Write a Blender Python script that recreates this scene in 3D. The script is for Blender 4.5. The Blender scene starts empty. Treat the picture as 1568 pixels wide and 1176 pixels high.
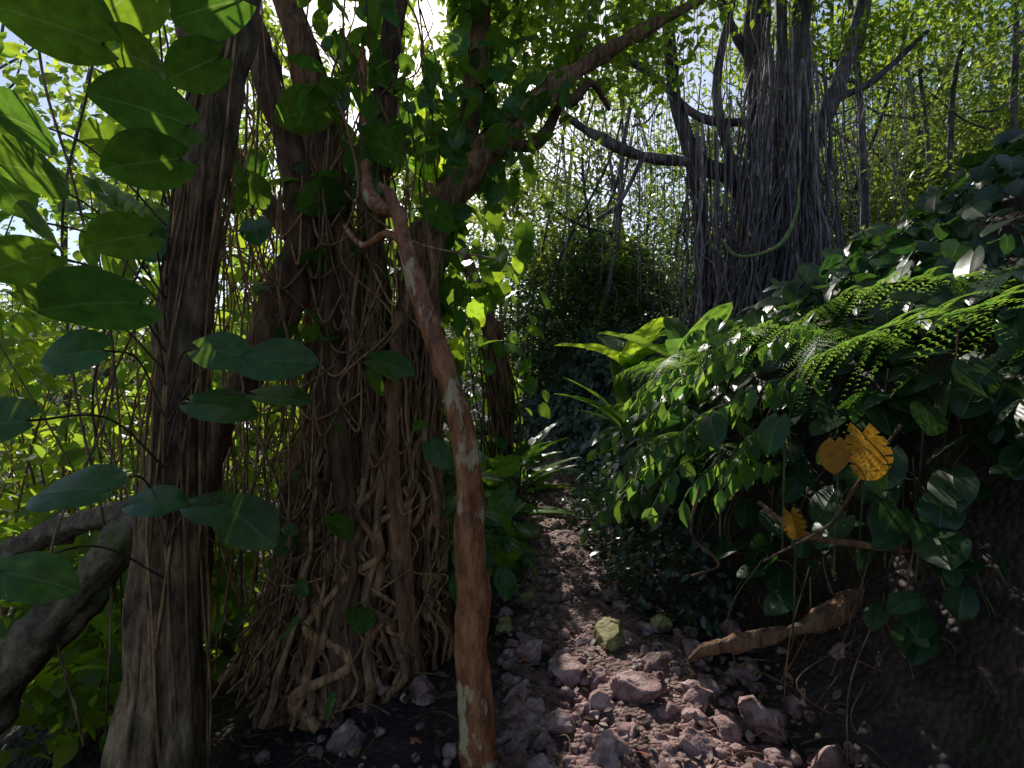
import bpy, math, random
import numpy as np
from mathutils import Vector
rng=np.random.default_rng(7); random.seed(7)
sc=bpy.context.scene
sc.view_settings.view_transform='Standard'
sc.view_settings.look='None'
sc.view_settings.exposure=0
# ---------------------------------------------------------------- camera / light
cam=bpy.data.objects.new('camera',bpy.data.cameras.new('camera'))
sc.collection.objects.link(cam); sc.camera=cam
cam.location=(0,0,1.6); cam.rotation_euler=(math.radians(90),0,0)
cam.data.lens=18; cam.data.sensor_width=36; cam.data.clip_end=500; cam.data.clip_start=.05
SUN=Vector((-0.165,1,0.725)).normalized()
sl=bpy.data.lights.new('sun','SUN'); sl.energy=5; sl.angle=math.radians(.5); sl.color=(1,.95,.86)
so=bpy.data.objects.new('sun',sl); sc.collection.objects.link(so)
so.rotation_euler=SUN.to_track_quat('Z','Y').to_euler()
w=bpy.data.worlds.new('World'); sc.world=w; w.use_nodes=True
nt=w.node_tree; bg=nt.nodes['Background']; sk=nt.nodes.new('ShaderNodeTexSky')
sk.sky_type='NISHITA'; sk.sun_disc=False; sk.sun_elevation=math.asin(SUN.z); sk.sun_rotation=math.atan2(SUN.x,SUN.y)
nt.links.new(sk.outputs[0],bg.inputs[0]); bg.inputs[1].default_value=.15
# ---------------------------------------------------------------- helpers
def vnoise(p,seed=0):
    p=np.asarray(p,float); i=np.floor(p).astype(np.int64); f=p-i; f=f*f*(3-2*f)
    def h(a,b,c):
        n=(a*374761393+b*668265263+c*2147483647+seed*144665)&0xffffffff
        n=((n^(n>>13))*1274126177)&0xffffffff; n=(n^(n>>16))&0xffff
        return n/65535.0
    r=0
    for dx in (0,1):
        for dy in (0,1):
            for dz in (0,1):
                wt=(f[...,0] if dx else 1-f[...,0])*(f[...,1] if dy else 1-f[...,1])*(f[...,2] if dz else 1-f[...,2])
                r=r+wt*h(i[...,0]+dx,i[...,1]+dy,i[...,2]+dz)
    return r*2-1
def fbm(p,o=3,seed=0):
    p=np.asarray(p,float); r=0;a=1
    for k in range(o): r=r+a*vnoise(p*2**k,seed+k); a*=.5
    return r
def empty(name,loc=(0,0,0)):
    e=bpy.data.objects.new(name,None); sc.collection.objects.link(e); e.location=loc; e.empty_display_size=.2
    return e
def mesh_obj(name,parts,mat,parent=None,smooth=True):
    Vs=[];loops=[];st=[];tot=[];uvs=[];off=0;lo=0;has=any(len(p)>2 and p[2] is not None for p in parts)
    for p in parts:
        V,F=p[0],p[1]
        if len(V)==0: continue
        Vs.append(V); F=np.asarray(F); k=F.shape[1]
        loops.append((F+off).ravel()); n=F.shape[0]
        st.append(lo+np.arange(n)*k); tot.append(np.full(n,k)); lo+=n*k
        if has:
            uv=p[2] if len(p)>2 and p[2] is not None else np.zeros((len(V),2))
            uvs.append(uv[F.ravel()])
        off+=len(V)
    V=np.concatenate(Vs); L=np.concatenate(loops); S=np.concatenate(st); T=np.concatenate(tot)
    me=bpy.data.meshes.new(name); me.vertices.add(len(V)); me.vertices.foreach_set('co',V.astype(np.float32).ravel())
    me.loops.add(len(L)); me.loops.foreach_set('vertex_index',L.astype(np.int32))
    me.polygons.add(len(S)); me.polygons.foreach_set('loop_start',S.astype(np.int32))
    try: me.polygons.foreach_set('loop_total',T.astype(np.int32))
    except Exception: pass
    if has:
        ul=me.uv_layers.new(name='UVMap'); ul.data.foreach_set('uv',np.concatenate(uvs).astype(np.float32).ravel())
    me.update(calc_edges=True); me.validate()
    if smooth: me.polygons.foreach_set('use_smooth',np.ones(len(me.polygons),bool))
    me.materials.append(mat)
    o=bpy.data.objects.new(name,me); sc.collection.objects.link(o)
    if parent:
        o.parent=parent; o.location=-parent.location
    return o
def spline(pts,n):
    P=np.array(pts,float); m=len(P)
    P2=np.vstack([2*P[0]-P[1],P,2*P[-1]-P[-2]])
    t=np.linspace(0,m-1-1e-6,n); i=t.astype(int); f=(t-i)[:,None]
    a,b,c,d=P2[i],P2[i+1],P2[i+2],P2[i+3]
    return .5*((2*b)+(c-a)*f+(2*a-5*b+4*c-d)*f*f+(3*b-a-3*c+d)*f**3)
def tube(pts,n=24,sides=8,rough=0,seed=0,flute=0,nf=6):
    """pts: (x,y,z,r)"""
    C=spline(pts,n); P=C[:,:3]; R=np.maximum(C[:,3],.0015)
    T=np.gradient(P,axis=0); T/=np.linalg.norm(T,axis=1)[:,None]+1e-9
    ref=np.eye(3)[np.argmin(np.abs(T).mean(0))]
    A=np.cross(T,ref); A/=np.linalg.norm(A,axis=1)[:,None]+1e-9; B=np.cross(T,A)
    th=np.linspace(0,2*math.pi,sides,endpoint=False)
    D=A[:,None,:]*np.cos(th)[None,:,None]+B[:,None,:]*np.sin(th)[None,:,None]
    rr=np.repeat(R[:,None],sides,1)
    if flute: rr=rr*(1+flute*np.sin(th*4+seed+P[:,2:3]*1.8)+flute*.7*np.sin(th*7+seed*2-P[:,2:3]*2.3)+flute*.4*np.sin(th*13+seed-P[:,2:3]*1.1))
    V=P[:,None,:]+D*rr[...,None]
    if rough:
        q=V*nf; q[...,2]*=.45
        V=V+D*(rr*rough*fbm(q,4,seed))[...,None]
    V=V.reshape(-1,3)
    i=np.arange(n-1)[:,None]*sides; j=np.arange(sides)[None,:]; j2=(j+1)%sides
    F=np.stack([i+j,i+j2,i+sides+j2,i+sides+j],-1).reshape(-1,4)
    return V,F
# -- leaves
def grid_leaf(n,prof,lobe=0,fold=.25,droop=.25,cols=(-1,-.5,0,.5,1),notch=None,wave=0,ease=1.0):
    u=np.linspace(0,1,n)**ease; V=[];UV=[]
    for a,t in enumerate(u):
        wd=prof(t)
        for v in cols:
            ww=wd*(notch[a] if (notch is not None and abs(v)==1) else 1)
            x=t-lobe*abs(v)*math.exp(-t*5)
            V.append((x,v*ww,fold*abs(v)*ww-droop*t*t-.25*(v*v)*ww*.5+wave*math.sin(t*19+v*2)*abs(v)))
            UV.append((v*.5+.5,t))
    m=len(cols); F=[]
    for a in range(n-1):
        for c in range(m-1): F.append((a*m+c,a*m+c+1,(a+1)*m+c+1,(a+1)*m+c))
    return np.array(V,float),np.array(F),np.array(UV,float)
def hp(t): return .43*(max(math.sin(math.pi*min(1,t*.97+.02)),0)**.52)*(1.12-.27*t)*(1-.35*max(0,t-.75)*2)+1e-3
HEART=grid_leaf(15,hp,lobe=.17,droop=.18,wave=.007,ease=1.35)
HEARTL=grid_leaf(7,hp,lobe=.16,cols=(-1,0,1),ease=1.3)
OVAL=grid_leaf(4,lambda t:.24*(math.sin(math.pi*t)**.7 if 0<t<1 else 0)+1e-3,cols=(-1,0,1),droop=.2)
STRAP=grid_leaf(12,lambda t:.09*(max(math.sin(math.pi*min(t*.93+.07,1)),0)**.6)+1e-3,droop=.5,fold=.5,cols=(-1,-.5,0,.5,1),wave=.006)
BANANA=grid_leaf(14,lambda t:.17*(max(math.sin(math.pi*min(t*.95+.05,1)),0)**.5)+1e-3,droop=.4,fold=.5,cols=(-1,-.5,0,.5,1),wave=.012)
nn=[(.6 if (i%6==5 and 4<i<28) else 1) for i in range(34)]
MONST=grid_leaf(34,lambda t:.56*(max(math.sin(math.pi*min(1,t*.93+.05)),0)**.5)+1e-3,lobe=.25,notch=nn,wave=.006,cols=(-1,-.6,0,.6,1))
DIA=(np.array([(0,0,0),(.45,.24,.06),(1,0,-.1),(.45,-.24,.06)],float),np.array([(0,1,2),(0,2,3)]),np.array([(.5,0),(1,.5),(.5,1),(0,.5)],float))
DIAN=(DIA[0]*np.array([1,.7,.6]),DIA[1],DIA[2])
def frames(yaw,pitch,roll):
    d=np.stack([np.cos(yaw)*np.cos(pitch),np.sin(yaw)*np.cos(pitch),np.sin(pitch)],-1)
    s=np.stack([-np.sin(yaw),np.cos(yaw),0*yaw],-1); n=np.cross(d,s)
    s2=s*np.cos(roll)[:,None]+n*np.sin(roll)[:,None]; n2=-s*np.sin(roll)[:,None]+n*np.cos(roll)[:,None]
    return d,s2,n2
def place(tpl,P,size,d,s,n,wid=None):
    T,F,UV=tpl; N=len(P); k=len(T)
    sz=np.broadcast_to(size,(N,))[:,None,None]; wv=1 if wid is None else wid[:,None,None]
    V=P[:,None,:]+sz*(T[None,:,0:1]*d[:,None,:]+wv*T[None,:,1:2]*s[:,None,:]+T[None,:,2:3]*n[:,None,:])
    FF=(F[None]+(np.arange(N)*k)[:,None,None]).reshape(-1,F.shape[1])
    return V.reshape(-1,3),FF,np.tile(UV,(N,1))
def leaves(tpl,P,size,pm=-.4,ps=.4,rs=.5,yaw=None,smin=.7,smax=1.3):
    N=len(P); y=rng.uniform(0,2*math.pi,N) if yaw is None else yaw
    d,s,n=frames(y,rng.normal(pm,ps,N),rng.normal(0,rs,N))
    return place(tpl,P,size*rng.uniform(smin,smax,N),d,s,n,rng.uniform(.8,1.15,N))
# openings in the canopy where sunbeams reach the ground
GAPS=[((.28,2.15,0),.15),((.55,2.3,0),.19),((.38,2.6,0),.16),((.78,2.1,0),.17),((.62,2.8,0),.18),((.9,2.5,0),.13),((.45,3.1,0),.15),((1.05,2.15,0),.12),((.35,3.8,0),.13),((.5,2.05,0),.12),
      ((1.9,2.7,1.9),.5),((2.6,2.6,2.0),.5),((1.2,3.6,1.4),.4),((.8,3.4,1.0),.3),((0,0,1.6),.2),((-1.2,2.0,1.8),.3),
      ((-.7,4,3.3),.5),((-.14,4.4,2.4),.4),((-3.5,4.5,1.0),.9),((-2.4,4.3,2.2),.6),((-.4,2.1,1.9),.2),((1.6,4.6,1.8),.5),((-.8,2.8,1.2),.15),((-1.0,2.7,2.0),.12)]
sv=np.array(SUN); e1=np.cross(sv,[0,0,1]); e1/=np.linalg.norm(e1); e2=np.cross(sv,e1)
def cull(P,holes=True):
    keep=np.ones(len(P),bool)
    for c,r in GAPS:
        q=P-np.array(c); t=q@sv; dist=np.linalg.norm(q-t[:,None]*sv,axis=1)
        keep&=~((dist<r*(1+t*.01))&(t>1.0))
    if holes:
        nz=fbm(np.stack([P@e1*.75,P@e2*.75,0*P[:,0]+P@sv*.05],-1),2,21)
        keep&=~((nz>.28)&(P[:,2]>2.5))
    return P[keep]
def cloud(center,rad,ncl,per,spread,flat=.6,power=1/3,sup=0,ss=.7,holes=True):
    k=sup if sup else ncl
    v=rng.normal(size=(k,3)); v/=np.linalg.norm(v,axis=1)[:,None]
    c=np.array(center)+v*(rng.uniform(0,1,k)**power)[:,None]*np.array(rad)
    if sup: c=c[rng.integers(0,sup,ncl)]+rng.normal(size=(ncl,3))*np.array([ss,ss,ss*.5])
    P=c[:,None,:]+rng.normal(size=(ncl,per,3))*np.array([spread,spread,spread*flat])
    return cull(P.reshape(-1,3),holes)
# ---------------------------------------------------------------- materials
def nodes(name):
    m=bpy.data.materials.new(name); m.use_nodes=True; t=m.node_tree; return m,t,t.nodes,t.links,t.nodes['Principled BSDF']
def leaf_mat(name,a,b,tr,tw=.45,rough=.38,veins=False,spec=.5,rare=None):
    m,t,N,L,p=nodes(name)
    g=N.new('ShaderNodeNewGeometry'); mx=N.new('ShaderNodeMix'); mx.data_type='RGBA'
    mx.inputs[6].default_value=(*a,1); mx.inputs[7].default_value=(*b,1); L.new(g.outputs['Random Per Island'],mx.inputs[0])
    col=mx.outputs[2]
    no=N.new('ShaderNodeTexNoise'); no.inputs['Scale'].default_value=1.3; tc=N.new('ShaderNodeTexCoord'); L.new(tc.outputs['Object'],no.inputs['Vector'])
    mr=N.new('ShaderNodeMapRange'); mr.inputs[1].default_value=.35; mr.inputs[2].default_value=.65; mr.inputs[3].default_value=.5; mr.inputs[4].default_value=1.3; L.new(no.outputs[0],mr.inputs[0])
    mu=N.new('ShaderNodeVectorMath'); mu.operation='SCALE'; L.new(col,mu.inputs[0]); L.new(mr.outputs[0],mu.inputs['Scale']); col=mu.outputs[0]
    if rare:
        gt=N.new('ShaderNodeMath'); gt.operation='GREATER_THAN'; gt.inputs[1].default_value=.975; L.new(g.outputs['Random Per Island'],gt.inputs[0])
        m2=N.new('ShaderNodeMix'); m2.data_type='RGBA'; L.new(gt.outputs[0],m2.inputs[0]); L.new(col,m2.inputs[6]); m2.inputs[7].default_value=(*rare,1); col=m2.outputs[2]
    trc=N.new('ShaderNodeMix'); trc.data_type='RGBA'; trc.inputs[6].default_value=(*tr,1); trc.inputs[7].default_value=(tr[0]*.4,tr[1]*.6,tr[2],1); L.new(g.outputs['Random Per Island'],trc.inputs[0])
    tcol=trc.outputs[2]
    if veins:
        # mottled blade + veins
        bn=N.new('ShaderNodeTexNoise'); bn.inputs['Scale'].default_value=28; bn.inputs['Detail'].default_value=5; L.new(tc.outputs['Object'],bn.inputs['Vector'])
        br_=N.new('ShaderNodeMapRange'); br_.inputs[1].default_value=.3; br_.inputs[2].default_value=.7; br_.inputs[3].default_value=.7; br_.inputs[4].default_value=1.25; L.new(bn.outputs[0],br_.inputs[0])
        ms1=N.new('ShaderNodeVectorMath'); ms1.operation='SCALE'; L.new(col,ms1.inputs[0]); L.new(br_.outputs[0],ms1.inputs['Scale']); col=ms1.outputs[0]
        ms2=N.new('ShaderNodeVectorMath'); ms2.operation='SCALE'; L.new(tcol,ms2.inputs[0]); L.new(br_.outputs[0],ms2.inputs['Scale']); tcol=ms2.outputs[0]
        uv=N.new('ShaderNodeUVMap'); sp=N.new('ShaderNodeSeparateXYZ'); L.new(uv.outputs[0],sp.inputs[0])
        def M(op,x,y=None):
            q=N.new('ShaderNodeMath'); q.operation=op
            for i,v in enumerate((x,y)):
                if v is None: continue
                if isinstance(v,(int,float)): q.inputs[i].default_value=v
                else: L.new(v,q.inputs[i])
            return q.outputs[0]
        au=M('ABSOLUTE',M('SUBTRACT',sp.outputs[0],.5))
        mid=M('LESS_THAN',au,.018)
        s=M('FRACT',M('MULTIPLY',M('SUBTRACT',sp.outputs[1],M('MULTIPLY',au,.75)),8))
        side=M('LESS_THAN',s,.07); ve=M('MAXIMUM',mid,M('MULTIPLY',side,.35))
        vm=N.new('ShaderNodeMix'); vm.data_type='RGBA'; L.new(M('MULTIPLY',ve,.4),vm.inputs[0]); L.new(col,vm.inputs[6]); vm.inputs[7].default_value=(.16,.26,.09,1); col=vm.outputs[2]
        vt=N.new('ShaderNodeMix'); vt.data_type='RGBA'; L.new(M('MULTIPLY',ve,.35),vt.inputs[0]); L.new(tcol,vt.inputs[6]); vt.inputs[7].default_value=(.6,.7,.2,1); tcol=vt.outputs[2]
        bp=N.new('ShaderNodeBump'); bp.inputs['Strength'].default_value=.5; bp.inputs['Distance'].default_value=.01; L.new(M('SUBTRACT',1,s),bp.inputs['Height']); L.new(bp.outputs[0],p.inputs['Normal'])
    L.new(col,p.inputs['Base Color']); p.inputs['Roughness'].default_value=rough; p.inputs['Specular IOR Level'].default_value=spec
    tl=N.new('ShaderNodeBsdfTranslucent'); L.new(tcol,tl.inputs[0]); ms=N.new('ShaderNodeMixShader'); ms.inputs[0].default_value=tw
    L.new(p.outputs[0],ms.inputs[1]); L.new(tl.outputs[0],ms.inputs[2]); L.new(ms.outputs[0],N['Material Output'].inputs[0])
    return m
def bark_mat(name,cols,sc_=(9,9,2.2),patch=None,bump=.7,dist=.03,rough=.85):
    m,t,N,L,p=nodes(name); tc=N.new('ShaderNodeTexCoord'); mp=N.new('ShaderNodeMapping'); mp.inputs['Scale'].default_value=sc_; L.new(tc.outputs['Object'],mp.inputs[0])
    n1=N.new('ShaderNodeTexNoise'); n1.inputs['Scale'].default_value=1.6; n1.inputs['Detail'].default_value=8; n1.inputs['Roughness'].default_value=.7; L.new(mp.outputs[0],n1.inputs['Vector'])
    cr=N.new('ShaderNodeValToRGB'); e=cr.color_ramp.elements; e[0].position=.36; e[0].color=(*cols[0],1); e[1].position=.64; e[1].color=(*cols[-1],1)
    for i,c in enumerate(cols[1:-1]): x=e.new(.36+.28*(i+1)/(len(cols)-1)); x.color=(*c,1)
    L.new(n1.outputs[0],cr.inputs[0]); col=cr.outputs[0]
    if patch:
        n2=N.new('ShaderNodeTexNoise'); n2.inputs['Scale'].default_value=patch[1]; n2.inputs['Detail'].default_value=5; n2.inputs['Roughness'].default_value=.6
        mp2=N.new('ShaderNodeMapping'); mp2.inputs['Scale'].default_value=(1,1,.4); L.new(tc.outputs['Object'],mp2.inputs[0]); L.new(mp2.outputs[0],n2.inputs['Vector'])
        r2=N.new('ShaderNodeValToRGB'); r2.color_ramp.elements[0].position=patch[2]; r2.color_ramp.elements[1].position=patch[2]+.04; L.new(n2.outputs[0],r2.inputs[0])
        mx=N.new('ShaderNodeMix'); mx.data_type='RGBA'; L.new(r2.outputs[0],mx.inputs[0]); L.new(col,mx.inputs[6]); mx.inputs[7].default_value=(*patch[0],1); col=mx.outputs[2]
    g=N.new('ShaderNodeNewGeometry')
    mr=N.new('ShaderNodeMapRange'); mr.inputs[3].default_value=.45; mr.inputs[4].default_value=1.35; L.new(g.outputs['Random Per Island'],mr.inputs[0])
    mu=N.new('ShaderNodeVectorMath'); mu.operation='SCALE'; L.new(col,mu.inputs[0]); L.new(mr.outputs[0],mu.inputs['Scale'])
    L.new(mu.outputs[0],p.inputs['Base Color']); p.inputs['Roughness'].default_value=rough
    v=N.new('ShaderNodeTexNoise'); v.inputs['Scale'].default_value=5; v.inputs['Detail'].default_value=6; L.new(mp.outputs[0],v.inputs['Vector'])
    ad=N.new('ShaderNodeMath'); ad.operation='ADD'; L.new(v.outputs[0],ad.inputs[0]); L.new(n1.outputs[0],ad.inputs[1])
    b=N.new('ShaderNodeBump'); b.inputs['Strength'].default_value=bump; b.inputs['Distance'].default_value=dist; L.new(ad.outputs[0],b.inputs['Height']); L.new(b.outputs[0],p.inputs['Normal'])
    return m
def soil_mat(name,c1,c2,c3,s=6,bs=.9,vw=1,bd=.03):
    m,t,N,L,p=nodes(name); tc=N.new('ShaderNodeTexCoord')
    n1=N.new('ShaderNodeTexNoise'); n1.inputs['Scale'].default_value=s; n1.inputs['Detail'].default_value=10; n1.inputs['Roughness'].default_value=.7; L.new(tc.outputs['Object'],n1.inputs['Vector'])
    cr=N.new('ShaderNodeValToRGB'); e=cr.color_ramp.elements; e[0].position=.36;e[0].color=(*c1,1);e[1].position=.66;e[1].color=(*c3,1); x=e.new(.5); x.color=(*c2,1)
    L.new(n1.outputs[0],cr.inputs[0]); L.new(cr.outputs[0],p.inputs['Base Color']); p.inputs['Roughness'].default_value=.75
    vo=N.new('ShaderNodeTexVoronoi'); vo.inputs['Scale'].default_value=s*6; L.new(tc.outputs['Object'],vo.inputs['Vector'])
    vm=N.new('ShaderNodeMath'); vm.operation='MULTIPLY'; vm.inputs[1].default_value=vw; L.new(vo.outputs[0],vm.inputs[0])
    ad=N.new('ShaderNodeMath'); ad.operation='SUBTRACT'; L.new(n1.outputs[0],ad.inputs[0]); L.new(vm.outputs[0],ad.inputs[1])
    b=N.new('ShaderNodeBump'); b.inputs['Strength'].default_value=bs; b.inputs['Distance'].default_value=bd; L.new(ad.outputs[0],b.inputs['Height']); L.new(b.outputs[0],p.inputs['Normal'])
    return m
M_pothos=leaf_mat('pothos_leaf',(.025,.085,.02),(.05,.14,.03),(.36,.55,.03),.42,.3,True)
M_glow=leaf_mat('sun_glow_leaf',(.06,.14,.02),(.08,.16,.02),(.7,.88,.04),.62,.35,True)  # brighter leaf copy, the backlit sun glow is put into its colour
M_under=leaf_mat('understory_leaf',(.06,.12,.02),(.10,.16,.03),(.68,.8,.05),.6,.4)
M_canopy=leaf_mat('canopy_leaf',(.04,.08,.02),(.08,.12,.03),(.6,.72,.05),.58,.35)
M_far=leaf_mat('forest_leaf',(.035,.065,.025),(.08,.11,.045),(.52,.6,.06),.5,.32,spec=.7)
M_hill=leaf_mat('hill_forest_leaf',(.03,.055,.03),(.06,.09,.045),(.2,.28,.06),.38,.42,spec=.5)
M_bank=leaf_mat('philodendron_leaf',(.016,.045,.016),(.032,.08,.028),(.14,.3,.03),.28,.38,True,spec=.4)
M_ivy=leaf_mat('ivy_leaf',(.03,.055,.04),(.05,.075,.055),(.12,.2,.04),.25,.28,spec=.6)
M_fern=leaf_mat('fern_leaf',(.03,.085,.02),(.05,.12,.03),(.42,.64,.06),.5,.42)
M_yellow=leaf_mat('yellow_leaf',(.42,.15,.01),(.5,.2,.015),(.8,.32,.02),.5,.45,True)
M_litter=leaf_mat('dead_leaf',(.05,.028,.016),(.15,.08,.045),(.15,.08,.04),.1,.6,rare=(.55,.14,.03))
M_barkA=bark_mat('brown_bark',[(.045,.026,.014),(.17,.105,.055),(.33,.22,.12)],(9,9,3),bump=.9)
M_barkB=bark_mat('fig_bark',[(.055,.024,.012),(.20,.095,.045),(.34,.19,.10)],(12,12,2.5),bump=.8)
M_barkC=bark_mat('peeling_red_bark',[(.11,.035,.014),(.30,.10,.035),(.42,.19,.08)],(16,16,5),patch=((.47,.35,.2),11,.56),bump=.6,dist=.015,rough=.6)
M_barkD=bark_mat('banyan_bark',[(.03,.022,.028),(.10,.078,.09),(.23,.18,.19)],(5,5,1.2))
M_log=bark_mat('mossy_bark',[(.04,.028,.015),(.13,.09,.05),(.24,.18,.11)],(8,8,8),patch=((.09,.11,.03),5,.6))
M_root=bark_mat('aerial_root_bark',[(.08,.035,.015),(.26,.13,.055),(.42,.25,.13)],(20,20,4),bump=.4,dist=.01)
M_bvine=bark_mat('banyan_root_bark',[(.07,.05,.055),(.20,.155,.165),(.42,.34,.34)],(10,10,2),bump=.4,dist=.01)
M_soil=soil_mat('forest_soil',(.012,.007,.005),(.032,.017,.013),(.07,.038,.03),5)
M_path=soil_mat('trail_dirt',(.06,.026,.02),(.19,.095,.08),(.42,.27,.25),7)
M_rock=soil_mat('lava_rock',(.10,.045,.038),(.30,.165,.15),(.52,.38,.36),9,.8,.3,.02)
M_moss=soil_mat('mossy_rock',(.10,.06,.035),(.26,.22,.07),(.42,.40,.15),8,.6,.25,.02)
M_stem=bark_mat('green_stem',[(.04,.06,.015),(.08,.10,.03),(.12,.14,.05)],(20,20,5),bump=.2,dist=.005)
M_lime=bark_mat('pale_green_vine',[(.13,.17,.06),(.22,.28,.09),(.32,.36,.14)],(8,8,5),bump=.2,dist=.005)
# ---------------------------------------------------------------- terrain
XY=np.array([0,1,2,3,4,6,9,12,16]); XX=np.array([.45,.47,.5,.55,.36,.45,.9,.4,-.5])
def xp(y): return np.interp(y,XY,XX)
def hwid(y): return np.interp(y,[0,2,3,4,6,9],[.8,.72,.5,.3,.24,.22])
def sst(t): t=np.clip(t,0,1); return t*t*(3-2*t)
def H(x,y,noise=True):
    x=np.asarray(x,float); y=np.asarray(y,float); x,y=np.broadcast_arrays(x,y)
    c=xp(y); hw=hwid(y); s=x-c-hw; l=-(x-c+hw)
    z=sst((s-.15)/1.1)*1.35+np.maximum(s-.7,0)*.33+np.clip(s-.8,0,3)*.42*sst((6.5-y)/3)
    z=z-sst((l-.2)/.8)*.15-np.clip(l-1.3,0,5)*.3
    z=z+np.maximum(y-14,0)*.16+1.3*np.exp(-(((x-1.3)/2.4)**2+((y-12.2)/1.7)**2))
    if noise:
        off=np.clip(np.maximum(s,l)*3,0,1)
        z=z+off*(.10*fbm(np.stack([x*1.3,y*1.3,0*x],-1),4,3)+.03*fbm(np.stack([x*7,y*7,0*x],-1),2,9))
    return z
def sheet(X,Y,Z):
    n,m=X.shape; V=np.stack([X,Y,Z],-1).reshape(-1,3)
    i=np.arange(n-1)[:,None]*m+np.arange(m-1)[None,:]
    return V,np.stack([i,i+1,i+m+1,i+m],-1).reshape(-1,4)
tx=np.linspace(-1,1,330); ty=np.linspace(0,1,330)
gx=.8+7*tx+113*np.sign(tx)*np.abs(tx)**5; gy=-6+16*ty+140*ty**5
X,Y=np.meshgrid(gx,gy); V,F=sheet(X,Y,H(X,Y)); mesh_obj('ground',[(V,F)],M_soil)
py=np.linspace(-2,12,500); pu=np.linspace(-1,1,70); Yp,U=np.meshgrid(py,pu,indexing='ij')
Xp=xp(Yp)+U*(hwid(Yp)+.12); Zp=H(Xp,Yp,False)+.03*(1-U**4*2.2)+.03*fbm(np.stack([Xp*5,Yp*5,0*Xp],-1),4,5)
V,F=sheet(Xp,Yp,Zp); F=F[:,::-1]; mesh_obj('dirt_path',[(V,F)],M_path)
# ---------------------------------------------------------------- rocks
import bmesh
def ico(sub):
    bm=bmesh.new(); bmesh.ops.create_icosphere(bm,subdivisions=sub,radius=1)
    V=np.array([v.co[:] for v in bm.verts]); F=np.array([[v.index for v in f.verts] for f in bm.faces]); bm.free(); return V,F
I3=ico(4); I2=ico(2)
def rock(c,r,seed,base=I3,squash=.8):
    V,F=base; d=V.copy()
    rg=np.random.default_rng(seed)
    for _ in range(13):
        n=rg.normal(size=3); n/=np.linalg.norm(n); h=rg.uniform(.45,.85); t=d@n; over=np.maximum(t-h,0); d=d-over[:,None]*n
    d=d*(1+.13*fbm(V*2.2+seed,3,seed)[:,None]+.05*fbm(V*7+seed,3,seed)[:,None])
    a=rg.uniform(0,6.28); ca,sa=math.cos(a),math.sin(a); s=np.array([rg.uniform(.9,1.3),rg.uniform(.75,1),squash*rg.uniform(.8,1.2)])
    d=d*s; d=d@np.array([[ca,-sa,0],[sa,ca,0],[0,0,1]])
    return d*r+np.array(c),F
big=[(.60,3.1,.17,'m'),(.30,2.75,.15,''),(.12,2.95,.12,''),(.02,2.5,.11,''),(.20,2.35,.11,''),(.62,2.55,.16,''),(1.05,2.95,.13,''),(1.25,2.75,.09,''),(.92,2.55,.12,''),(1.15,2.35,.14,''),(.40,2.15,.13,''),(.80,2.2,.11,''),(1.3,2.1,.13,''),(1.6,2.5,.08,''),(-.05,3.3,.1,'m'),(.1,3.75,.1,'m'),(.12,2.1,.09,''),(.95,3.3,.12,'m'),(-.45,2.6,.13,''),(-.75,2.35,.1,''),(1.0,2.0,.12,''),(.60,1.98,.12,''),(.42,2.5,.09,''),(.78,2.85,.10,''),(1.35,2.45,.1,''),(.25,2.02,.08,'')]
for i in range(60):
    big.append((random.uniform(-.05,1.35),random.uniform(1.9,3.3),random.uniform(.035,.08),''))
for i,(x,y,r,k) in enumerate(big):
    r*=.78 if i<26 else 1
    mesh_obj('rock',[rock((x,y,float(H(x,y,False))+r*.45),r,i+3)],M_moss if k else M_rock,smooth=True)
parts=[]
for i in range(1200):
    y=1.7+6*random.random()**2; u=random.gauss(0,.75); x=float(xp(y)+u*(hwid(y)+.05))
    if i>1100: x=random.uniform(-1.3,1.5); y=random.uniform(1.8,3.2)
    r=random.uniform(.01,.042)*(1 if random.random()<.8 else 1.5)
    z=float(H(x,y)); 
    if z>.15: continue
    parts.append(rock((x,y,z+.025+r*.2),r,i+100,I2))
mesh_obj('rubble',parts,M_rock,smooth=False)
n=4200; y=rng.uniform(1.6,9,n)**1; x=xp(y)+rng.normal(0,1.0,n); z=H(x,y)+.04+rng.uniform(0,.02,n); ok=z<.6
P=np.stack([x,y,z],-1)[ok]
mesh_obj('leaf_litter',[leaves(OVAL,P,.05,pm=0,ps=.3,rs=.4)],M_litter)
tw=[]
for i in range(200):
    y=random.uniform(1.8,5); x=random.choice([random.uniform(-1.8,.1),random.uniform(.9,1.6),random.uniform(-1.5,1.5)]); z=float(H(x,y))+.04; a=random.uniform(0,6.28); l=random.uniform(.08,.3)
    tw.append(tube([(x,y,z,.004),(x+l*.5*math.cos(a),y+l*.5*math.sin(a),z+random.uniform(0,.04),.0035),(x+l*math.cos(a+.3),y+l*math.sin(a+.3),z,.002)],6,4))
mesh_obj('fallen_twigs',tw,M_barkB)
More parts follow.
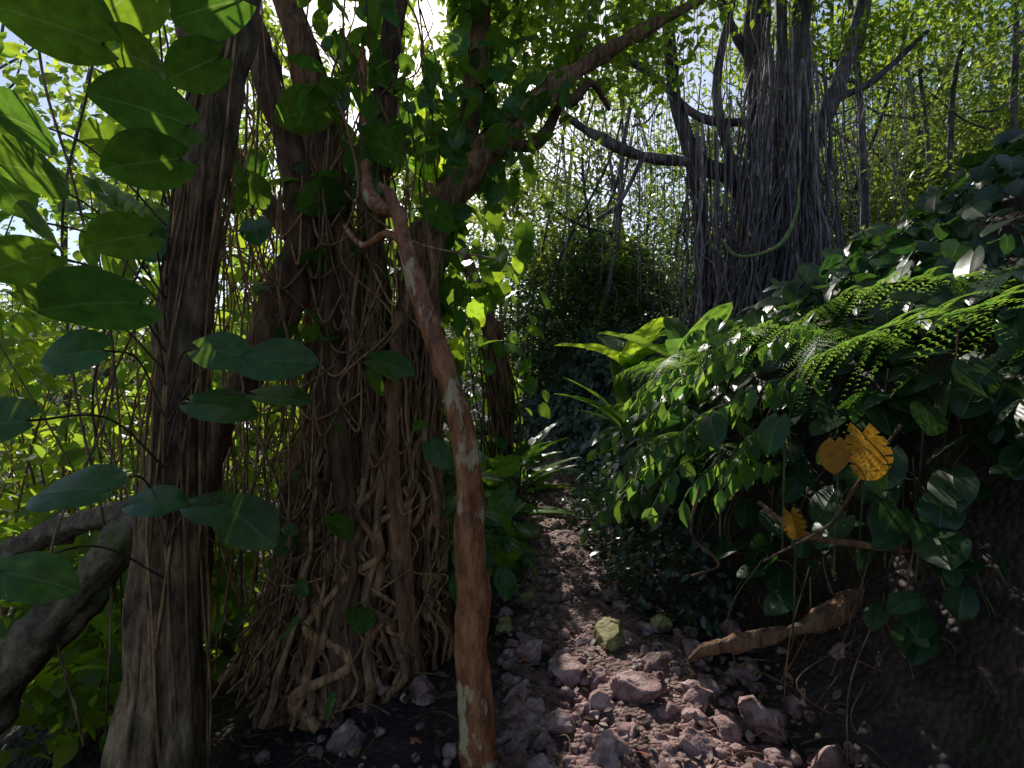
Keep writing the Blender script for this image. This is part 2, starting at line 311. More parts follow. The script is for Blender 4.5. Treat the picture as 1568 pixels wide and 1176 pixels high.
# ---------------------------------------------------------------- tree A : left foreground trunk
A=empty('leaning_trunk_tree',(-1.46,2.2,0))
mesh_obj('trunk',[tube([(-1.50,2.2,-.5,.20),(-1.475,2.2,.1,.135),(-1.47,2.2,.55,.118),(-1.465,2.2,.865,.108),(-1.45,2.2,1.43,.098),(-1.39,2.2,1.99,.09),(-1.30,2.2,2.69,.082),(-1.2,2.25,3.25,.075),(-1.05,2.35,4.3,.07),(-.8,2.5,5.8,.05)],190,56,.26,1,.07,6)]+
 [tube([(-1.42,2.22,1.5,.02),(-1.41,2.16,1.1,.035),(-1.40,2.13,.6,.05),(-1.39,2.12,.2,.06),(-1.33,2.0,-.3,.08)],70,22,.4,2,.14),
 tube([(-1.5,2.2,1.3,.02),(-1.53,2.14,.85,.04),(-1.55,2.12,.4,.055),(-1.60,2.05,-.3,.08)],70,22,.4,3,.14),
 tube([(-1.46,2.12,1.0,.02),(-1.47,2.09,.5,.04),(-1.47,2.05,-.2,.06)],60,18,.4,4,.14)],M_barkA,A)
v=[]
for i in range(20):
    ph=random.uniform(0,6.28); tn=random.uniform(-.9,.9); pts=[]
    for k in range(12):
        z=-.1+k*.36; xx=np.interp(z,[0,.865,1.43,1.99,2.69,3.25,4.3],[-1.47,-1.465,-1.45,-1.39,-1.3,-1.2,-1.05]); r=.13-.008*k+random.uniform(0,.04); a=ph+tn*z
        pts.append((xx+r*math.cos(a),2.2+r*math.sin(a),z,random.uniform(.003,.009)))
    v.append(tube(pts,50,5))
mesh_obj('climbing_vines',v,M_root,A)
def log(name,pts,mat,n=90,s=26,rough=.4):
    return mesh_obj(name,[tube(pts,n,s,rough,5,.1,7)],mat)
log('leaning_log',[(-3.0,2.1,-.5,.13),(-2.25,2.25,.30,.11),(-2.0,2.3,.6,.095),(-1.75,2.3,.88,.08),(-1.5,2.3,1.15,.05)],M_log)
log('leaning_log',[(-3.8,2.8,.15,.09),(-2.8,2.7,.6,.075),(-2.3,2.6,.86,.06),(-1.7,2.4,1.02,.045)],M_log)
log('fallen_log',[(-.35,5.0,-.02,.08),(-.12,4.3,.06,.08),(-.1,3.9,.06,.075)],M_log,40)
# ---------------------------------------------------------------- tree B : strangler fig with aerial roots
B=empty('strangler_fig_tree',(-.85,3.05,0))
tr=[tube([(-1.1,3.0,-.5,.3),(-1.05,3.0,0,.24),(-1.05,3,.79,.18),(-.97,3,1.55,.15),(-1.01,3,2.32,.13),(-1.09,3,2.89,.10),(-1.2,3,3.47,.085),(-1.39,3.1,4.04,.08),(-1.6,3.3,5.5,.06)],110,26,.35,6,.1),
 tube([(-.62,3.05,-.5,.28),(-.65,3.1,0,.2),(-.69,3.1,.76,.16),(-.65,3.1,1.55,.13),(-.53,3.15,2.34,.11),(-.40,3.3,2.81,.10),(-.11,3.5,3.24,.085),(.32,3.8,3.82,.07),(.92,4.1,4.36,.055),(1.7,4.5,5.0,.04)],130,26,.35,7,.08),
 tube([(-.85,3.15,-.4,.25),(-.85,3.15,.5,.2),(-.83,3.15,1.4,.14),(-.88,3.2,2.37,.09),(-.81,3.2,3.18,.07),(-.73,3.25,4.2,.06),(-.7,3.4,6,.05)],110,20,.35,8,.08),
 tube([(-.6,3.5,1.2,.1),(-.66,3.5,2.0,.1),(-.42,3.6,2.92,.09),(-.25,3.65,3.84,.08),(-.2,3.7,4.8,.07),(-.1,3.9,6.5,.05)],80,16,.25,9,.08),
 tube([(-1.35,2.95,-.4,.13),(-1.3,2.95,.3,.09),(-1.2,2.95,.9,.07),(-1.1,2.95,1.5,.06)],60,14,.3,10,.1),
 tube([(-.9,2.72,-.3,.12),(-.88,2.75,.5,.08),(-.9,2.75,1.2,.06),(-1.0,2.8,2.0,.05),(-1.05,2.85,2.6,.03)],80,16,.35,10,.12),
 tube([(-.55,2.8,-.3,.10),(-.6,2.8,.5,.07),(-.66,2.8,1.2,.055),(-.62,2.85,2.0,.04)],80,16,.35,14,.12),
 tube([(-1.75,2.8,.3,.10),(-1.69,2.8,.84,.085),(-1.57,2.8,1.41,.08),(-1.30,2.8,1.88,.085),(-1.19,2.8,2.16,.12),(-1.14,2.8,2.5,.08),(-1.23,2.8,2.91,.07),(-1.35,2.8,3.34,.07),(-1.46,2.85,3.8,.065),(-1.7,3,5,.05)],120,20,.45,11,.08),
 tube([(.32,3.8,3.82,.05),(.45,3.9,3.75,.045),(.62,4.0,3.95,.03),(.8,4.2,3.85,.015)],30,10,.2,2),
 tube([(-.11,3.5,3.24,.05),(.25,3.9,3.5,.045),(.6,4.4,4.6,.04),(1.0,5,5.6,.03)],40,10,.2,2),
 tube([(-1.19,2.8,2.4,.06),(-1.6,3.0,2.9,.05),(-1.9,3.1,3.4,.04),(-2.2,3.3,4.2,.03)],40,10,.25,4)]
mesh_obj('trunk_and_limbs',tr,M_barkB,B)
st=[]; 
def env(z): return np.interp(z,[-.3,0,.4,.8,1.6,2.4,3.2],[-.98,-.95,-.9,-.85,-.82,-.80,-.78]),np.interp(z,[-.3,0,.4,.8,1.6,2.4,3.2],[.68,.55,.46,.41,.35,.30,.33])
for i in range(330):
    th=random.uniform(0,2*math.pi); z0=random.uniform(1.2,2.8) if i%3 else random.uniform(.4,1.4); r0=random.choice([random.uniform(.003,.007),random.uniform(.005,.011),random.uniform(.008,.024)]); f=random.uniform(.7,1.12); pts=[]; nseg=14; wob=random.choice([.03,.08,.16])
    z1=-.12 if random.random()<.7 else random.uniform(0,z0*.6)
    for k in range(nseg):
        z=z0+(z1-z0)*k/(nseg-1); cx,hw=env(z); th+=random.gauss(0,wob); f2=f+random.gauss(0,.03+wob*.3)
        pts.append((cx+hw*f2*math.cos(th),3.05+hw*.8*f2*math.sin(th),z,r0*(.8+.5*k/nseg)))
    st.append(tube(pts,56,6 if r0>.008 else 4,.2 if r0>.01 else 0,i,nf=12))
mesh_obj('aerial_roots',st,M_root,B)
st=[]
for i in range(75):
    x=random.uniform(-1.75,-.4); yy=random.uniform(2.6,3.5); z0=random.uniform(2.4,4.6); z1=random.uniform(-.1,2.2); pts=[]
    wx=random.uniform(.04,.16); 
    for k in range(9):
        t=k/8; pts.append((x+random.gauss(0,wx)*.6+(t*.1),yy+random.gauss(0,.05),z0+(z1-z0)*t,random.uniform(.003,.007)))
    st.append(tube(pts,50,4))
for i in range(46):
    x=random.uniform(-1.6,-.6); z=random.uniform(.4,2.8); st.append(tube([(x,2.8,z,.006),(x+random.uniform(.05,.3),2.68,z-random.uniform(.1,.5),.007),(x+random.uniform(.1,.6),2.72,z+random.uniform(-.5,.4),.005)],24,5))
mesh_obj('hanging_cords',st,M_root,B)
P=[]
for (a,b,n,sp) in [((-.45,3.5,2.3),(-.2,3.7,5.2),620,.22),((-.8,3.1,2.6),(-.9,3.1,4.5),260,.3),((-.2,3.5,3.2),(.3,3.8,3.8),70,.15),((-.5,3.2,.6),(-.45,3.3,2.5),150,.13),((-1.2,2.7,2.6),(-1.0,2.9,3.8),140,.25),((-.85,2.8,.3),(-.8,2.85,2.6),70,.3),((-.3,3.2,.3),(-.2,3.4,.9),60,.15)]:
    t=rng.uniform(0,1,(n,1)); P.append(np.array(a)*(1-t)+np.array(b)*t+rng.normal(size=(n,3))*sp)
P=cull(np.concatenate(P))
mesh_obj('climbing_leaves',[leaves(HEART,P,.14,pm=-.7,ps=.4,rs=.5,smin=.4)],M_pothos,B)
P=np.concatenate([rng.normal(size=(34,3))*np.array([.18,.25,.28])+np.array([-.72,4.0,3.3]),rng.normal(size=(16,3))*np.array([.10,.2,.16])+np.array([-.14,4.4,2.45]),rng.normal(size=(12,3))*np.array([.1,.2,.12])+np.array([-.32,4.3,2.05]),rng.normal(size=(14,3))*np.array([.25,.3,.25])+np.array([-1.1,4.0,2.4])])
mesh_obj('sun_glow_leaves',[leaves(HEART,P,.18,pm=-.8,ps=.3,rs=.4,smin=.6)],M_glow,B)  # backlit leaves, their sun glow comes partly from the brighter leaf colour
P=np.concatenate([cloud((.5,4.4,4.6),(1.3,.8,.6),150,14,.14),cloud((-.5,3.9,5.2),(1.2,.9,.8),200,14,.15)])
mesh_obj('crown',[leaves(OVAL,P,.10)],M_canopy,B)
# ---------------------------------------------------------------- tree C
C=empty('slender_red_bark_tree',(-.12,2.1,0))
mesh_obj('trunk',[tube([(-.10,2.1,-.3,.085),(-.12,2.1,.03,.075),(-.15,2.1,.4,.066),(-.166,2.1,.764,.062),(-.177,2.1,1.14,.055),(-.21,2.1,1.434,.049),(-.30,2.12,1.73,.045),(-.386,2.14,1.97,.040),(-.46,2.18,2.21,.036),(-.5,2.22,2.345,.036),(-.6,2.35,2.41,.032),(-.70,2.5,2.55,.03),(-.78,2.7,2.9,.026),(-.85,2.9,3.5,.02)],220,32,.28,12,.05,9),
  tube([(-.49,2.2,2.32,.03),(-.53,2.2,2.42,.022),(-.57,2.2,2.46,.008)],12,10),tube([(-.46,2.18,2.2,.02),(-.55,2.25,2.26,.018),(-.7,2.4,2.25,.015),(-.85,2.6,2.4,.012)],30,8,.1)],M_barkC,C)
# ---------------------------------------------------------------- banyan
D=empty('banyan_tree',(4.5,9,2))
def q(x,z,r,y=9): return (x,y,z,r)
bt=[tube([q(4.6,1.5,.5),q(4.5,3,.33),q(4.45,4.9,.27),q(4.35,6.5,.22),q(4.3,8.6,.16),q(4.2,11,.1)],90,26,.3,1,.14,2),
 tube([q(4.95,1.6,.35),q(4.9,4,.25),q(4.98,6,.2),q(5.1,8.5,.15),q(5.3,11,.1)],80,22,.3,2,.14,2),
 tube([q(4.3,4.4,.2),q(3.9,5.2,.15),q(3.3,5.5,.14),q(2.9,6.5,.11),q(2.7,8.5,.08)],60,14,.3,3,.1,2),
 tube([q(3.5,2.0,.2),q(3.35,4,.14),q(3.2,5.4,.12),q(2.95,6.3,.1)],60,14,.3,4,.1,2),
 tube([q(5.1,5.3,.16),q(5.6,6.6,.13),q(6.1,7.9,.12),q(6.4,9.5,.08)],50,14,.3,5,.1,2),
 tube([q(3.3,5.5,.09),q(2.3,5.6,.08),q(1.4,6.0,.06),q(.7,6.5,.04)],50,10,.35,6,.1,2),
 tube([q(4.4,6.2,.12),q(3.3,6.3,.08),q(2.2,7.2,.07),q(1.0,7.3,.04)],50,10,.35,7,.1,2),
 tube([q(3.9,5.2,.1),q(3.6,6.8,.08),q(3.9,8.5,.06)],30,10,.2,8,.1,2),
 tube([q(4.9,6,.12),q(4.75,7.5,.1),q(4.7,9.5,.07)],30,10,.2,8,.1,2),
 tube([q(2.3,5.6,.05),q(1.9,4.8,.04),q(1.5,4.5,.03)],30,8,.2,8),
 tube([q(4.35,7,.1),q(3.8,8,.08),q(3.2,9.5,.05)],30,8,.2,8),tube([q(5.6,6.6,.08),q(6.3,6.9,.06),q(7.3,7.8,.04)],30,8,.2,8)]
mesh_obj('trunk_and_limbs',bt,M_barkD,D)
st=[]; bund=[(random.gauss(4.65,.6),random.uniform(3.6,7.0)) for _ in range(38)]
for i in range(560):
    m=random.random()
    if m<.62: b=random.choice(bund); x=b[0]+random.gauss(0,.08); z0=b[1]+random.uniform(-.5,.6); z1=random.uniform(1.8,2.6)
    elif m<.78: x=random.uniform(3.0,3.9); z0=random.uniform(4,6.5); z1=random.uniform(1.8,3)
    else: x=random.uniform(.8,6.8); z0=random.uniform(5.5,9); z1=random.uniform(2.4,6)
    yy=9+random.gauss(0,.4)-.25; r=random.choice([.006,.008,.012,.022]) if m<.78 else random.uniform(.004,.009)
    x0=4.6+(x-4.6)*.5 if m<.62 else x
    wb=random.choice([.02,.03,.07])
    pts=[(x0+(x-x0)*t+random.gauss(0,wb),yy+random.gauss(0,.04),z0+(z1-z0)*t,r) for t in np.linspace(0,1,8)]
    st.append(tube(pts,30,5))
mesh_obj('aerial_roots',st,M_bvine,D)
mesh_obj('curved_vine',[tube([(4.25,7.6,4.55,.015),(4.24,7.6,4.2,.026),(4.05,7.6,3.75,.034),(3.75,7.6,3.55,.03),(3.35,7.6,3.5,.024),(3.1,7.6,3.75,.015)],40,8,.2)],M_lime,D)
P=np.concatenate([cloud((4.6,9.5,9.6),(3.6,2.2,1.8),420,16,.26),cloud((1.6,9.3,7.6),(1.6,1.2,.9),130,16,.22),cloud((6.2,9.5,8.2),(1.3,1.2,1),130,14,.22),cloud((4.2,9.8,6.6),(1.8,1,1.2),80,12,.2)])
mesh_obj('crown',[leaves(DIA,P,.15)],M_canopy,D)
# ---------------------------------------------------------------- middle vine trunk
G=empty('vine_covered_tree',(-.15,6.5,0))
ax=[(-.1,6.5,-.3,.2),(-.12,6.5,1,.14),(-.2,6.5,2.0,.11),(-.6,6.6,3.2,.09),(-1.3,6.8,4.6,.07),(-1.9,7,6.5,.05)]
mesh_obj('trunk',[tube(ax,60,16,.3,3,.1,3)]+[tube([(-.1+random.gauss(0,.18),6.4+random.gauss(0,.15),-.1,.012),(-.12+random.gauss(0,.13),6.4+random.gauss(0,.1),1.3,.012),(-.3+random.gauss(0,.1),6.5,2.4,.01)],20,4) for _ in range(50)],M_barkB,G)
C_=spline(ax,360)[:,:3][30:]; P=cull(C_+rng.normal(size=C_.shape)*.23)
mesh_obj('climbing_leaves',[leaves(HEARTL,P,.17,pm=-.7)],M_pothos,G)
# ---------------------------------------------------------------- background forest
def H1(x,y): return float(H(x,y,False))
tr=[]
for i in range(80):
    x=random.uniform(-12,15); y=random.uniform(9,22); z=H1(x,y); r=random.uniform(.03,.09); h=random.uniform(7,12); lx=random.uniform(-2.4,2.4)
    if abs(x-4.6)<1.5 and y<10: continue
    if abs(x+lx*.4-(.5-.165*(y-2.5)))<1.3 and y<20: continue
    if y<12 and abs(x/y)<.3: continue
    tr.append(tube([(x,y,z-.3,r*1.2),(x+lx*.25+random.gauss(0,.25),y,z+h*.3,r),(x+lx*.6+random.gauss(0,.3),y,z+h*.65,r*.75),(x+lx,y,z+h,r*.4)],24,8,.15,i))
    for k in range(6):
        f=random.uniform(.25,.9); bx=x+lx*f; bz=z+h*f; dx=random.uniform(-2,2)
        tr.append(tube([(bx,y,bz,r*.45),(bx+dx*.5,y+.2,bz+random.uniform(.2,.7),r*.35),(bx+dx,y+random.uniform(-.6,.6),bz+random.uniform(.6,1.6),r*.15)],12,5))
mesh_obj('distant_tree_trunks',tr,M_barkD)
P=[cloud((2.5,15,5.0),(6.5,3,4.5),1500,26,.28,power=.6,sup=190,ss=.7),cloud((2,19,9),(10,4,4.5),850,26,.38,power=.6,sup=140,ss=.9),
   cloud((0,13,10.5),(5,3,2.2),330,24,.35,power=.6),cloud((-.6,10.2,5.9),(1.7,1.6,1.0),330,16,.2,holes=False)]  # last clump is added across the sun's path to shade the trail
mesh_obj('background_forest_foliage',[leaves(DIA,np.concatenate(P),.155,smin=.5,smax=1.5)],M_far)
P=[cloud((3.2,14.5,3.6),(3.6,1.6,2.4),620,24,.3,sup=90,ss=.6,holes=False),cloud((8.5,14,5),(3,2,2.6),420,24,.3,sup=70,ss=.6,holes=False),cloud((2.2,12.8,2.4),(3,1.4,1.5),260,24,.22)]
mesh_obj('dark_forest_foliage',[leaves(DIA,np.concatenate(P),.16,smin=.5,smax=1.5)],M_hill)  # clumps in the darker hill leaf colour
nh=2700; x=rng.uniform(-26,32,nh); y=rng.uniform(21,36,nh); z=H(x,y,False)+rng.uniform(.0,1,nh)*rng.uniform(2,9.5,nh); P=np.stack([x,y,z],-1)[:,None,:]+rng.normal(size=(nh,16,3))*.6
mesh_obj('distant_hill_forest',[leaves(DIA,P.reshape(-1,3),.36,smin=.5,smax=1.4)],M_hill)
P=[cloud((12,13,7),(5.5,4.5,4.2),1600,26,.3,power=.6,sup=200,ss=.7),cloud((9,10.5,4),(3,2.5,2),400,26,.22,sup=50,ss=.5),cloud((15,17,11),(7,4,4),600,26,.4,sup=120,ss=.9)]
mesh_obj('hillside_forest_foliage',[leaves(DIA,np.concatenate(P),.15,smin=.5,smax=1.5)],M_far)
P=[cloud((-8,11,5.5),(5,4,5),520,22,.3,power=.6,sup=90),cloud((-3.6,9,4.2),(2.4,2.4,3.6),260,22,.26,power=.6,sup=50,ss=.5),cloud((-7,8,1),(4.5,3,2.2),380,22,.26)]
mesh_obj('valley_forest_foliage',[leaves(DIA,np.concatenate(P),.16,smin=.5,smax=1.5)],M_under)
P=[cloud((-3.8,4.6,.9),(1.9,1.6,1.5),260,10,.2),cloud((-2.3,4.6,1.9),(1.1,1,1.3),90,10,.2),cloud((-4.6,4.6,3.2),(2.2,1.8,1.4),90,10,.24),cloud((-2.6,3.4,.1),(.9,.9,.6),100,10,.14),cloud((-1.2,5,1.2),(.8,.8,1.6),80,9,.2)]
mesh_obj('understory_shrubs',[leaves(HEARTL,np.concatenate(P),.13,smin=.35)],M_under)
st=[]
for i in range(120):
    x=random.uniform(-5,-1.2); y=random.uniform(3.2,6); z=H1(x,y); h=random.uniform(1.5,4.5)
    st.append(tube([(x,y,z,.012),(x+random.gauss(0,.25),y,z+h*.5,.01),(x+random.gauss(0,.6),y+random.gauss(0,.3),z+h,.005)],14,4))
mesh_obj('understory_stems',st,M_root)
P=[cloud((-1.3,6.5,6.8),(3.2,2.2,1.5),360,16,.24),cloud((2.2,7.5,8.3),(3.0,2,1.2),280,16,.26),cloud((-3.6,5,5.5),(2,1.5,1.4),150,14,.22),cloud((7,8.5,9),(3,2,1.3),260,16,.26)]
mesh_obj('overhead_canopy_foliage',[leaves(OVAL,np.concatenate(P),.13)],M_canopy)
P=cloud((4.6,0.8,4.3),(2.6,2.6,1.0),260,14,.25,power=.5); P=P[~((P[:,1]>.3)&(P[:,2]<1.9+.8*P[:,1])&(P[:,0]<1.15*P[:,1]))]  # unseen canopy clump, added to keep sky light off the right bank
mesh_obj('added_shade_foliage',[leaves(HEARTL,P,.2)],M_canopy)
# ---------------------------------------------------------------- right bank
def bankpts(n,y0,y1,s0,s1,h0,h1,pw=1):
    y=rng.uniform(y0,y1,n); s=s0+(s1-s0)*rng.uniform(0,1,n)**pw; x=xp(y)+hwid(y)+s; z=H(x,y)+rng.uniform(h0,h1,n)
    return np.stack([x,y,z],-1)
P=np.concatenate([bankpts(1800,1.9,5,.85,4.5,.02,.5),bankpts(900,4,9,.4,5,.02,.4),bankpts(190,2.0,5,.4,.95,.2,.6)])
yw=rng.normal(math.pi*1.15,.7,len(P))
mesh_obj('philodendron_thicket',[leaves(HEART,P,.17,pm=-.6,ps=.35,rs=.4,yaw=yw,smin=.35,smax=1.35)],M_bank)
st=[]
for p in P[::3]:
    st.append(tube([(p[0]+.25,p[1]+.05,p[2]-.4,.004),(p[0]+.1,p[1],p[2]-.05,.004),(p[0],p[1],p[2],.003)],8,4))
mesh_obj('philodendron_stems',st,M_stem)
P=bankpts(5200,6.5,14,.1,4.5,.02,.2); x=rng.uniform(-1.5,3.6,3500); y=rng.uniform(9.5,13,3500); P=np.concatenate([P,np.stack([x,y,H(x,y)+.1],-1)])
P=P[np.abs(P[:,0]-xp(P[:,1]))>hwid(P[:,1])*(P[:,1]<10)]
mesh_obj('ivy_ground_cover',[leaves(HEARTL,P,.16,pm=-.8,ps=.3,rs=.4,yaw=rng.normal(math.pi*1.35,.7,len(P)))],M_ivy)
# ferns
def frond(npair=24,nl=18,arch=1.0,tilt=.5):
    L=[];Dd=[];Sd=[];Nn=[];sz=[]
    t=np.linspace(0,1,60); ang=tilt-arch*t**1.3; xs=np.concatenate([[0],np.cumsum(np.cos(ang[:-1]))])/59; zs=np.concatenate([[0],np.cumsum(np.sin(ang[:-1]))])/59
    for i in range(npair):
        u=.14+.85*i/npair; a=np.interp(u,t,ang); base=np.array([np.interp(u,t,xs),0,np.interp(u,t,zs)]); T=np.array([math.cos(a),0,math.sin(a)]); Np=np.array([-math.sin(a),0,math.cos(a)])
        pl0=.30*math.sin(math.pi*min(1,u*.86+.1))**.8*(1-.15*u)+.02
        for sgn in (-1,1):
            pl=pl0*rng.uniform(.75,1.1)
            dr=T*rng.normal(.45,.09)+np.array([0,sgn,0])*.93-Np*rng.normal(.22,.14); dr/=np.linalg.norm(dr); sd=np.cross(Np,dr); sd/=np.linalg.norm(sd)
            for j in range(nl):
                v=(j+.5)/nl; pos=base+dr*pl*v-np.array([0,0,.35*pl*v*v]); ll=.025*(1-.75*v)*(.4+pl/.3*.7)
                for s2 in (-1,1):
                    d=sd*s2*.92+dr*.4; d/=np.linalg.norm(d); L.append(pos);Dd.append(d);Sd.append(np.cross(Np,d));Nn.append(Np);sz.append(ll)
    L,Dd,Sd,Nn=map(np.array,(L,Dd,Sd,Nn)); V,F,UV=place(DIAN,L,np.array(sz),Dd,Sd,Nn)
    rp=[(xs[k],0,zs[k],.006*(1-k/62)) for k in range(0,60,6)]+[(xs[-1],0,zs[-1],.001)]
    return (V,F),tube(rp,24,5)
FR=[frond(arch=a,tilt=b) for a,b in ((.9,.35),(1.3,.6),(1.7,.8),(.6,.15))]
def xf(part,p,yaw,scale,roll,pitch):
    V,F=part[0],part[1]; cr,sr=math.cos(roll),math.sin(roll); Rx=np.array([[1,0,0],[0,cr,-sr],[0,sr,cr]])
    cp,sp_=math.cos(pitch),math.sin(pitch); Ry=np.array([[cp,0,-sp_],[0,1,0],[sp_,0,cp]]); cy,sy=math.cos(yaw),math.sin(yaw); Rz=np.array([[cy,-sy,0],[sy,cy,0],[0,0,1]])
    return (V*scale)@(Rz@Ry@Rx).T+np.array(p),F
def fern(name,fr):
    e=empty(name,fr[0][0]); lp=[];rp=[]
    for (p,yaw,s,roll,pitch,k) in fr:
        lp.append(xf(FR[k][0],p,yaw,s,roll,pitch)); rp.append(xf(FR[k][1],p,yaw,s,roll,pitch))
    mesh_obj('leaflets',lp,M_fern,e,smooth=False); mesh_obj('stalks',rp,M_stem,e)
fern('fern',[((3.25,2.35,1.85),math.pi*1.0,2.1,.5,-.08,0),((3.0,2.7,2.0),math.pi*.97,1.6,.4,-.12,1)])
fern('fern',[((2.3,3.2,1.7),math.pi*1.02,1.3,.4,.05,1),((2.3,3.1,1.65),math.pi*1.2,1.1,.3,.0,2)])
fern('fern',[((2.0,4.5,1.6),math.pi*(1+a),1.2,.35,.0,k) for a,k in ((.0,1),(.2,2),(-.25,1))])
fern('fern',[((1.75,4.0,1.05),math.pi*(1.05+a),.95,.3,-.1,k) for a,k in ((.0,2),(.3,1),(-.25,1))])
fern('fern',[((1.8,5.8,1.2),math.pi*(1+a),1.0,.3,.0,k) for a,k in ((.0,1),(.3,1),(-.35,1))])
fern('fern',[((1.25,3.9,.2),math.pi*(.5+a),.5,.1,.2,k) for a,k in ((.0,1),(.3,2),(.6,1),(.9,1),(1.3,2),(1.7,1))])
fern('fern',[((2.0,2.05,.15),math.pi*(.6+a),.5,.1,.3,k) for a,k in ((.0,1),(.3,2),(.6,1),(.9,1))])
# drooping compound shrub leaves overhanging the trail (backlit)
LP=[];LY=[];LPt=[];stl=[]
for k in range(28):
    y0=rng.uniform(3.0,4.6); b=np.array([xp(y0)+hwid(y0)+rng.uniform(.55,1.2),y0,0.]); b[2]=H1(b[0],b[1])+rng.uniform(.25,.6)
    yaw=math.pi*rng.uniform(.95,1.25); ln=rng.uniform(.45,.8); pts=[]
    for t in np.linspace(0,1,9):
        pts.append(b+np.array([math.cos(yaw)*ln*t,math.sin(yaw)*ln*t,.12*math.sin(t*2)-.45*t*t*ln]))
    stl.append(tube([(*p,.004) for p in pts],12,4))
    for p in pts[2:]:
        for sg in (-1,1): LP.append(p);LY.append(yaw+sg*.9+rng.normal(0,.2));LPt.append(rng.normal(-.95,.2))
LP=np.array(LP); d,s,n_=frames(np.array(LY),np.array(LPt),rng.normal(0,.4,len(LP)))
Sh=empty('overhanging_shrub',(1.5,3.8,.8))
mesh_obj('leaves',[place(OVAL,LP,rng.uniform(.09,.17,len(LP)),d,s,n_)],M_fern,Sh); mesh_obj('stems',stl,M_stem,Sh)
# low herbs
P=np.concatenate([cloud((1.15,3.8,.25),(.4,.8,.35),80,16,.08),cloud((1.1,5.2,.35),(.45,1,.4),80,14,.1),cloud((-.3,4.4,.3),(.35,1.2,.3),50,10,.1),cloud((-.2,6.5,.3),(.4,1.6,.4),90,12,.12)])
mesh_obj('trailside_herbs',[leaves(OVAL,P,.07)],M_ivy)
P=cloud((-.35,4.6,.45),(.4,1.5,.45),60,4,.15); mesh_obj('taro_patch',[leaves(HEART,P,.2,pm=-.6)],M_pothos)
def rosette(name,c,n,L,tpl,mat,p0=.9,ps=.25):
    P=np.tile(np.array(c,float),(n,1)); yaw=np.linspace(0,2*math.pi,n,endpoint=False)+rng.normal(0,.3,n); d,s,nn_=frames(yaw,rng.normal(p0,ps,n),rng.normal(0,.2,n))
    return mesh_obj(name,[place(tpl,P,L*rng.uniform(.7,1.2,n),d,s,nn_)],mat)
for c,n,L in (((-.35,5.6,0),12,1.1),((.0,6.9,0),12,1.1),((-.2,7.6,.1),12,1.2),((.15,8.4,.1),10,1.2),((1.6,7.2,.9),10,1.0)):
    rosette('birds_nest_fern',c,n,L,STRAP,M_pothos)
for c,L in (((1.95,5.7,1.7),.9),((1.7,7.5,1.8),1.1),((2.4,6.6,2.0),.9)):
    e=empty('banana_plant',c); o=rosette('leaves',c,8,L,BANANA,M_glow if c[1]>7 else M_fern,.7,.3); o.parent=e; o.location=-e.location
    mesh_obj('stem',[tube([(c[0],c[1],c[2]-1.0,.06),(c[0],c[1],c[2]-.2,.05),(c[0],c[1],c[2]+.1,.02)],14,10,.1)],M_stem,e)
# bank roots
st=[]
def br(p): st.append(tube(p,60,10,.4,len(st),nf=14))
mesh_obj('fallen_branch',[tube([(.95,2.75,.12,.012),(1.05,2.72,.2,.03),(1.25,2.65,.28,.034),(1.55,2.55,.43,.038),(1.85,2.6,.6,.035),(2.2,2.8,.9,.03)],70,14,.7,4,.08,9)],M_barkB)
br([(1.25,2.6,1.0,.010),(1.4,2.45,.88,.012),(1.7,2.35,.85,.014),(1.95,2.35,.8,.010),(2.0,2.3,.62,.007)])
br([(1.9,2.5,1.4,.009),(1.6,2.4,1.1,.010),(1.45,2.35,.95,.008),(1.2,2.45,.75,.005)])
br([(1.1,3.0,1.0,.008),(1.02,2.9,.75,.009),(1.15,2.85,.6,.007),(.98,2.8,.55,.005)])
for i in range(80):
    y=random.uniform(2.2,4.5); x=float(xp(y)+hwid(y))+random.uniform(.25,1.0); z=H1(x,y); h=random.uniform(.2,.7)
    st.append(tube([(x+.12,y,z+h,.004),(x-.0+random.gauss(0,.08),y-.05,z+h*.5,.004),(x-.05+random.gauss(0,.12),y-.1,z,.003)],14,4))
mesh_obj('exposed_bank_roots',st,M_barkB)
# monstera with yellow leaves
Mo=empty('yellowing_monstera_plant',(1.55,2.4,.6))
YP=[(1.45,2.3,1.34),(1.56,2.28,1.38),(1.25,2.3,1.02)]
pos=np.array(YP); sz=np.array([.15,.2,.11])
d,s,n_=frames(np.array([math.pi*1.3,math.pi*1.5,math.pi*1.6]),np.array([-.9,-1.1,-1.1]),np.array([.2,-.1,.1]))
mesh_obj('yellow_leaves',[place(HEART,pos[:1],sz[:1],d[:1],s[:1],n_[:1]),place(MONST,pos[1:],sz[1:],d[1:],s[1:],n_[1:])],M_yellow,Mo)
gp=[(1.25,2.4,1.44),(1.05,2.7,1.42),(1.85,2.3,1.5),(1.7,2.3,1.3),(2.0,2.4,1.2),(2.1,2.3,1.45),(1.75,2.2,1.0),(2.05,2.1,.9)]; pos=np.array(gp); N_=len(pos)
d,s,n_=frames(rng.uniform(math.pi*1.1,1.8*math.pi,N_),rng.normal(-.7,.2,N_),rng.normal(0,.3,N_))
mesh_obj('green_leaves',[place(HEART,pos,np.full(N_,.18),d,s,n_)],M_bank,Mo)
mesh_obj('stems',[tube([(p[0]+.15,p[1]+.25,p[2]-.7,.005),(p[0]+.08,p[1]+.1,p[2]-.1,.005),(p[0],p[1],p[2],.004)],12,5) for p in gp+YP],M_stem,Mo)
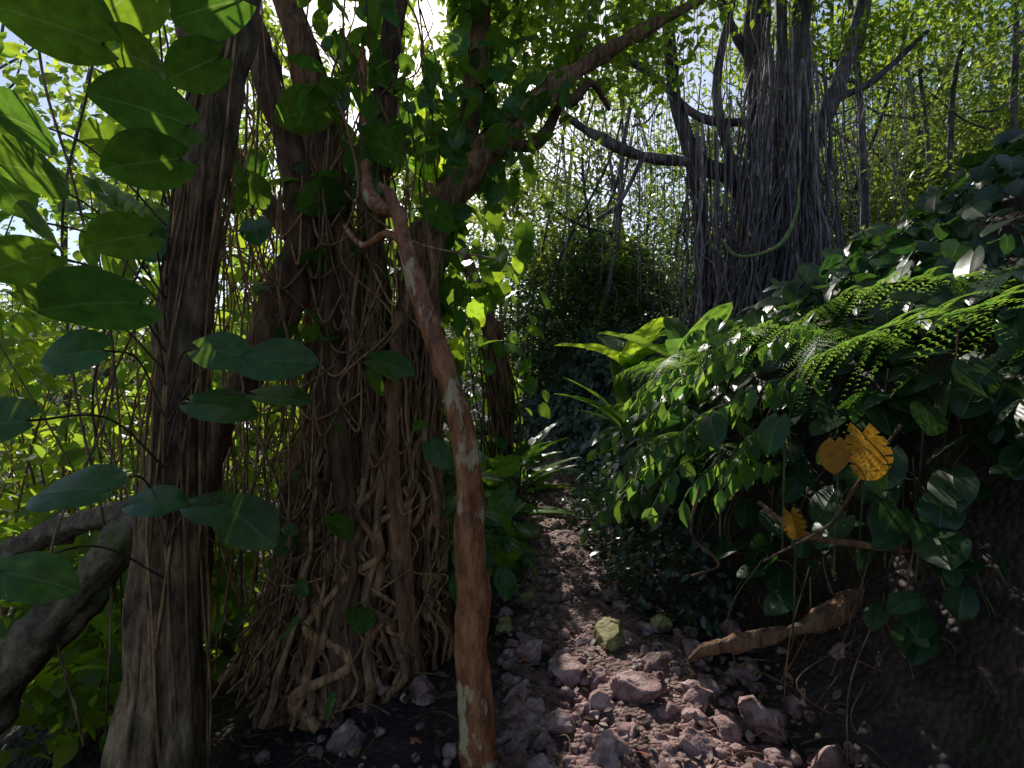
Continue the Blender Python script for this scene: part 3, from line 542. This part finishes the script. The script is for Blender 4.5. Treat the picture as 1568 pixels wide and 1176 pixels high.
# ---------------------------------------------------------------- pothos, left foreground
Po=empty('giant_pothos_vine',(-1.3,1.8,1.6))
LV=[(-1.40,1.4,2.20,.21,0,-.15,.7),(-.95,1.5,2.36,.25,3.3,.35,.7),(-1.20,1.5,2.60,.24,3.6,.2,.7),(-.97,1.5,2.26,.21,3.2,-.1,.8),(-1.06,1.5,2.04,.18,3.1,-.1,.8),(-1.05,1.45,1.83,.28,3.1,.05,.7),(-1.2,1.5,1.70,.18,3.3,-.1,1.1),(-1.18,1.5,1.29,.25,3.1,.05,.5),(-1.33,1.4,1.5,.2,3.3,-.1,.9),
(-.98,1.9,1.68,.25,0,.1,.9),(-1.16,1.9,1.73,.2,0,-.1,1.0),(-1.18,1.9,1.53,.23,0,-.1,.6),(-.95,1.9,1.56,.2,0,0,.4),(-1.33,1.8,1.18,.18,0,.1,.6),(-1.12,1.8,1.17,.2,0,-.1,.5),(-.98,1.75,1.18,.22,-.2,-.5,.6),(-.7,2.55,1.72,.22,0,-.2,.7),
(-1.5,1.6,2.85,.26,.5,-.4,.7),(-1.2,1.7,2.95,.26,2.8,-.3,.7),(-.95,1.8,2.95,.25,3.6,-.5,.7),(-1.72,1.7,2.5,.25,0,-.3,.7),(-1.35,1.5,1.98,.18,3.4,-.3,.8),(-1.5,1.5,1.05,.2,.3,-.3,.6),(-.9,2.7,2.6,.24,3.4,-.3,.8),(-.75,2.6,2.85,.24,0,-.4,.8),(-.95,2.65,3.05,.28,3.2,-.3,.8),(-.5,2.9,2.6,.22,0,-.5,.8),
(-1.62,1.7,2.95,.25,3.4,-.3,.7),(-1.35,1.7,2.72,.22,.1,-.3,.8),(-1.6,1.65,1.9,.2,.2,-.3,.8),(-1.0,1.75,2.72,.2,3.0,-.3,.8),(-1.62,1.7,2.15,.2,-.2,-.4,.8)]
a=np.array(LV); sgn=np.where(np.cos(a[:,4])>0,1,-1)*np.where(a[:,2]>1.8,-1,1)
d,s,n_=frames(a[:,4],a[:,5],a[:,6]*sgn)
mesh_obj('leaves',[place(HEART,a[:,:3],a[:,3],d,s,n_,np.full(len(a),1.0))],M_pothos,Po)
st=[]
for r in LV:
    x,y,z=r[:3]; tx_=-1.42 if y<2.3 else -.9; ty_=2.1 if y<2.3 else 3
    st.append(tube([(x,y,z,.004),((x+tx_)/2,(y+ty_)/2,z-.02,.004),(tx_,ty_,z-.25,.005)],16,5))
for i in range(9):
    x=random.uniform(-2,-1.3); y=random.uniform(2.2,2.9); st.append(tube([(x+random.gauss(0,.15),y,4.2,.005)]+[(x+random.gauss(0,.12),y,z,.006) for z in (3.2,2.4,1.6,.8)]+[(x,y,0,.005)],40,5))
mesh_obj('stems',st,M_barkA,Po)
P=cloud((-1.85,2.4,2.8),(.6,.6,1.0),30,3,.2); mesh_obj('small_leaves',[leaves(HEART,P,.18,pm=-.6)],M_pothos,Po)
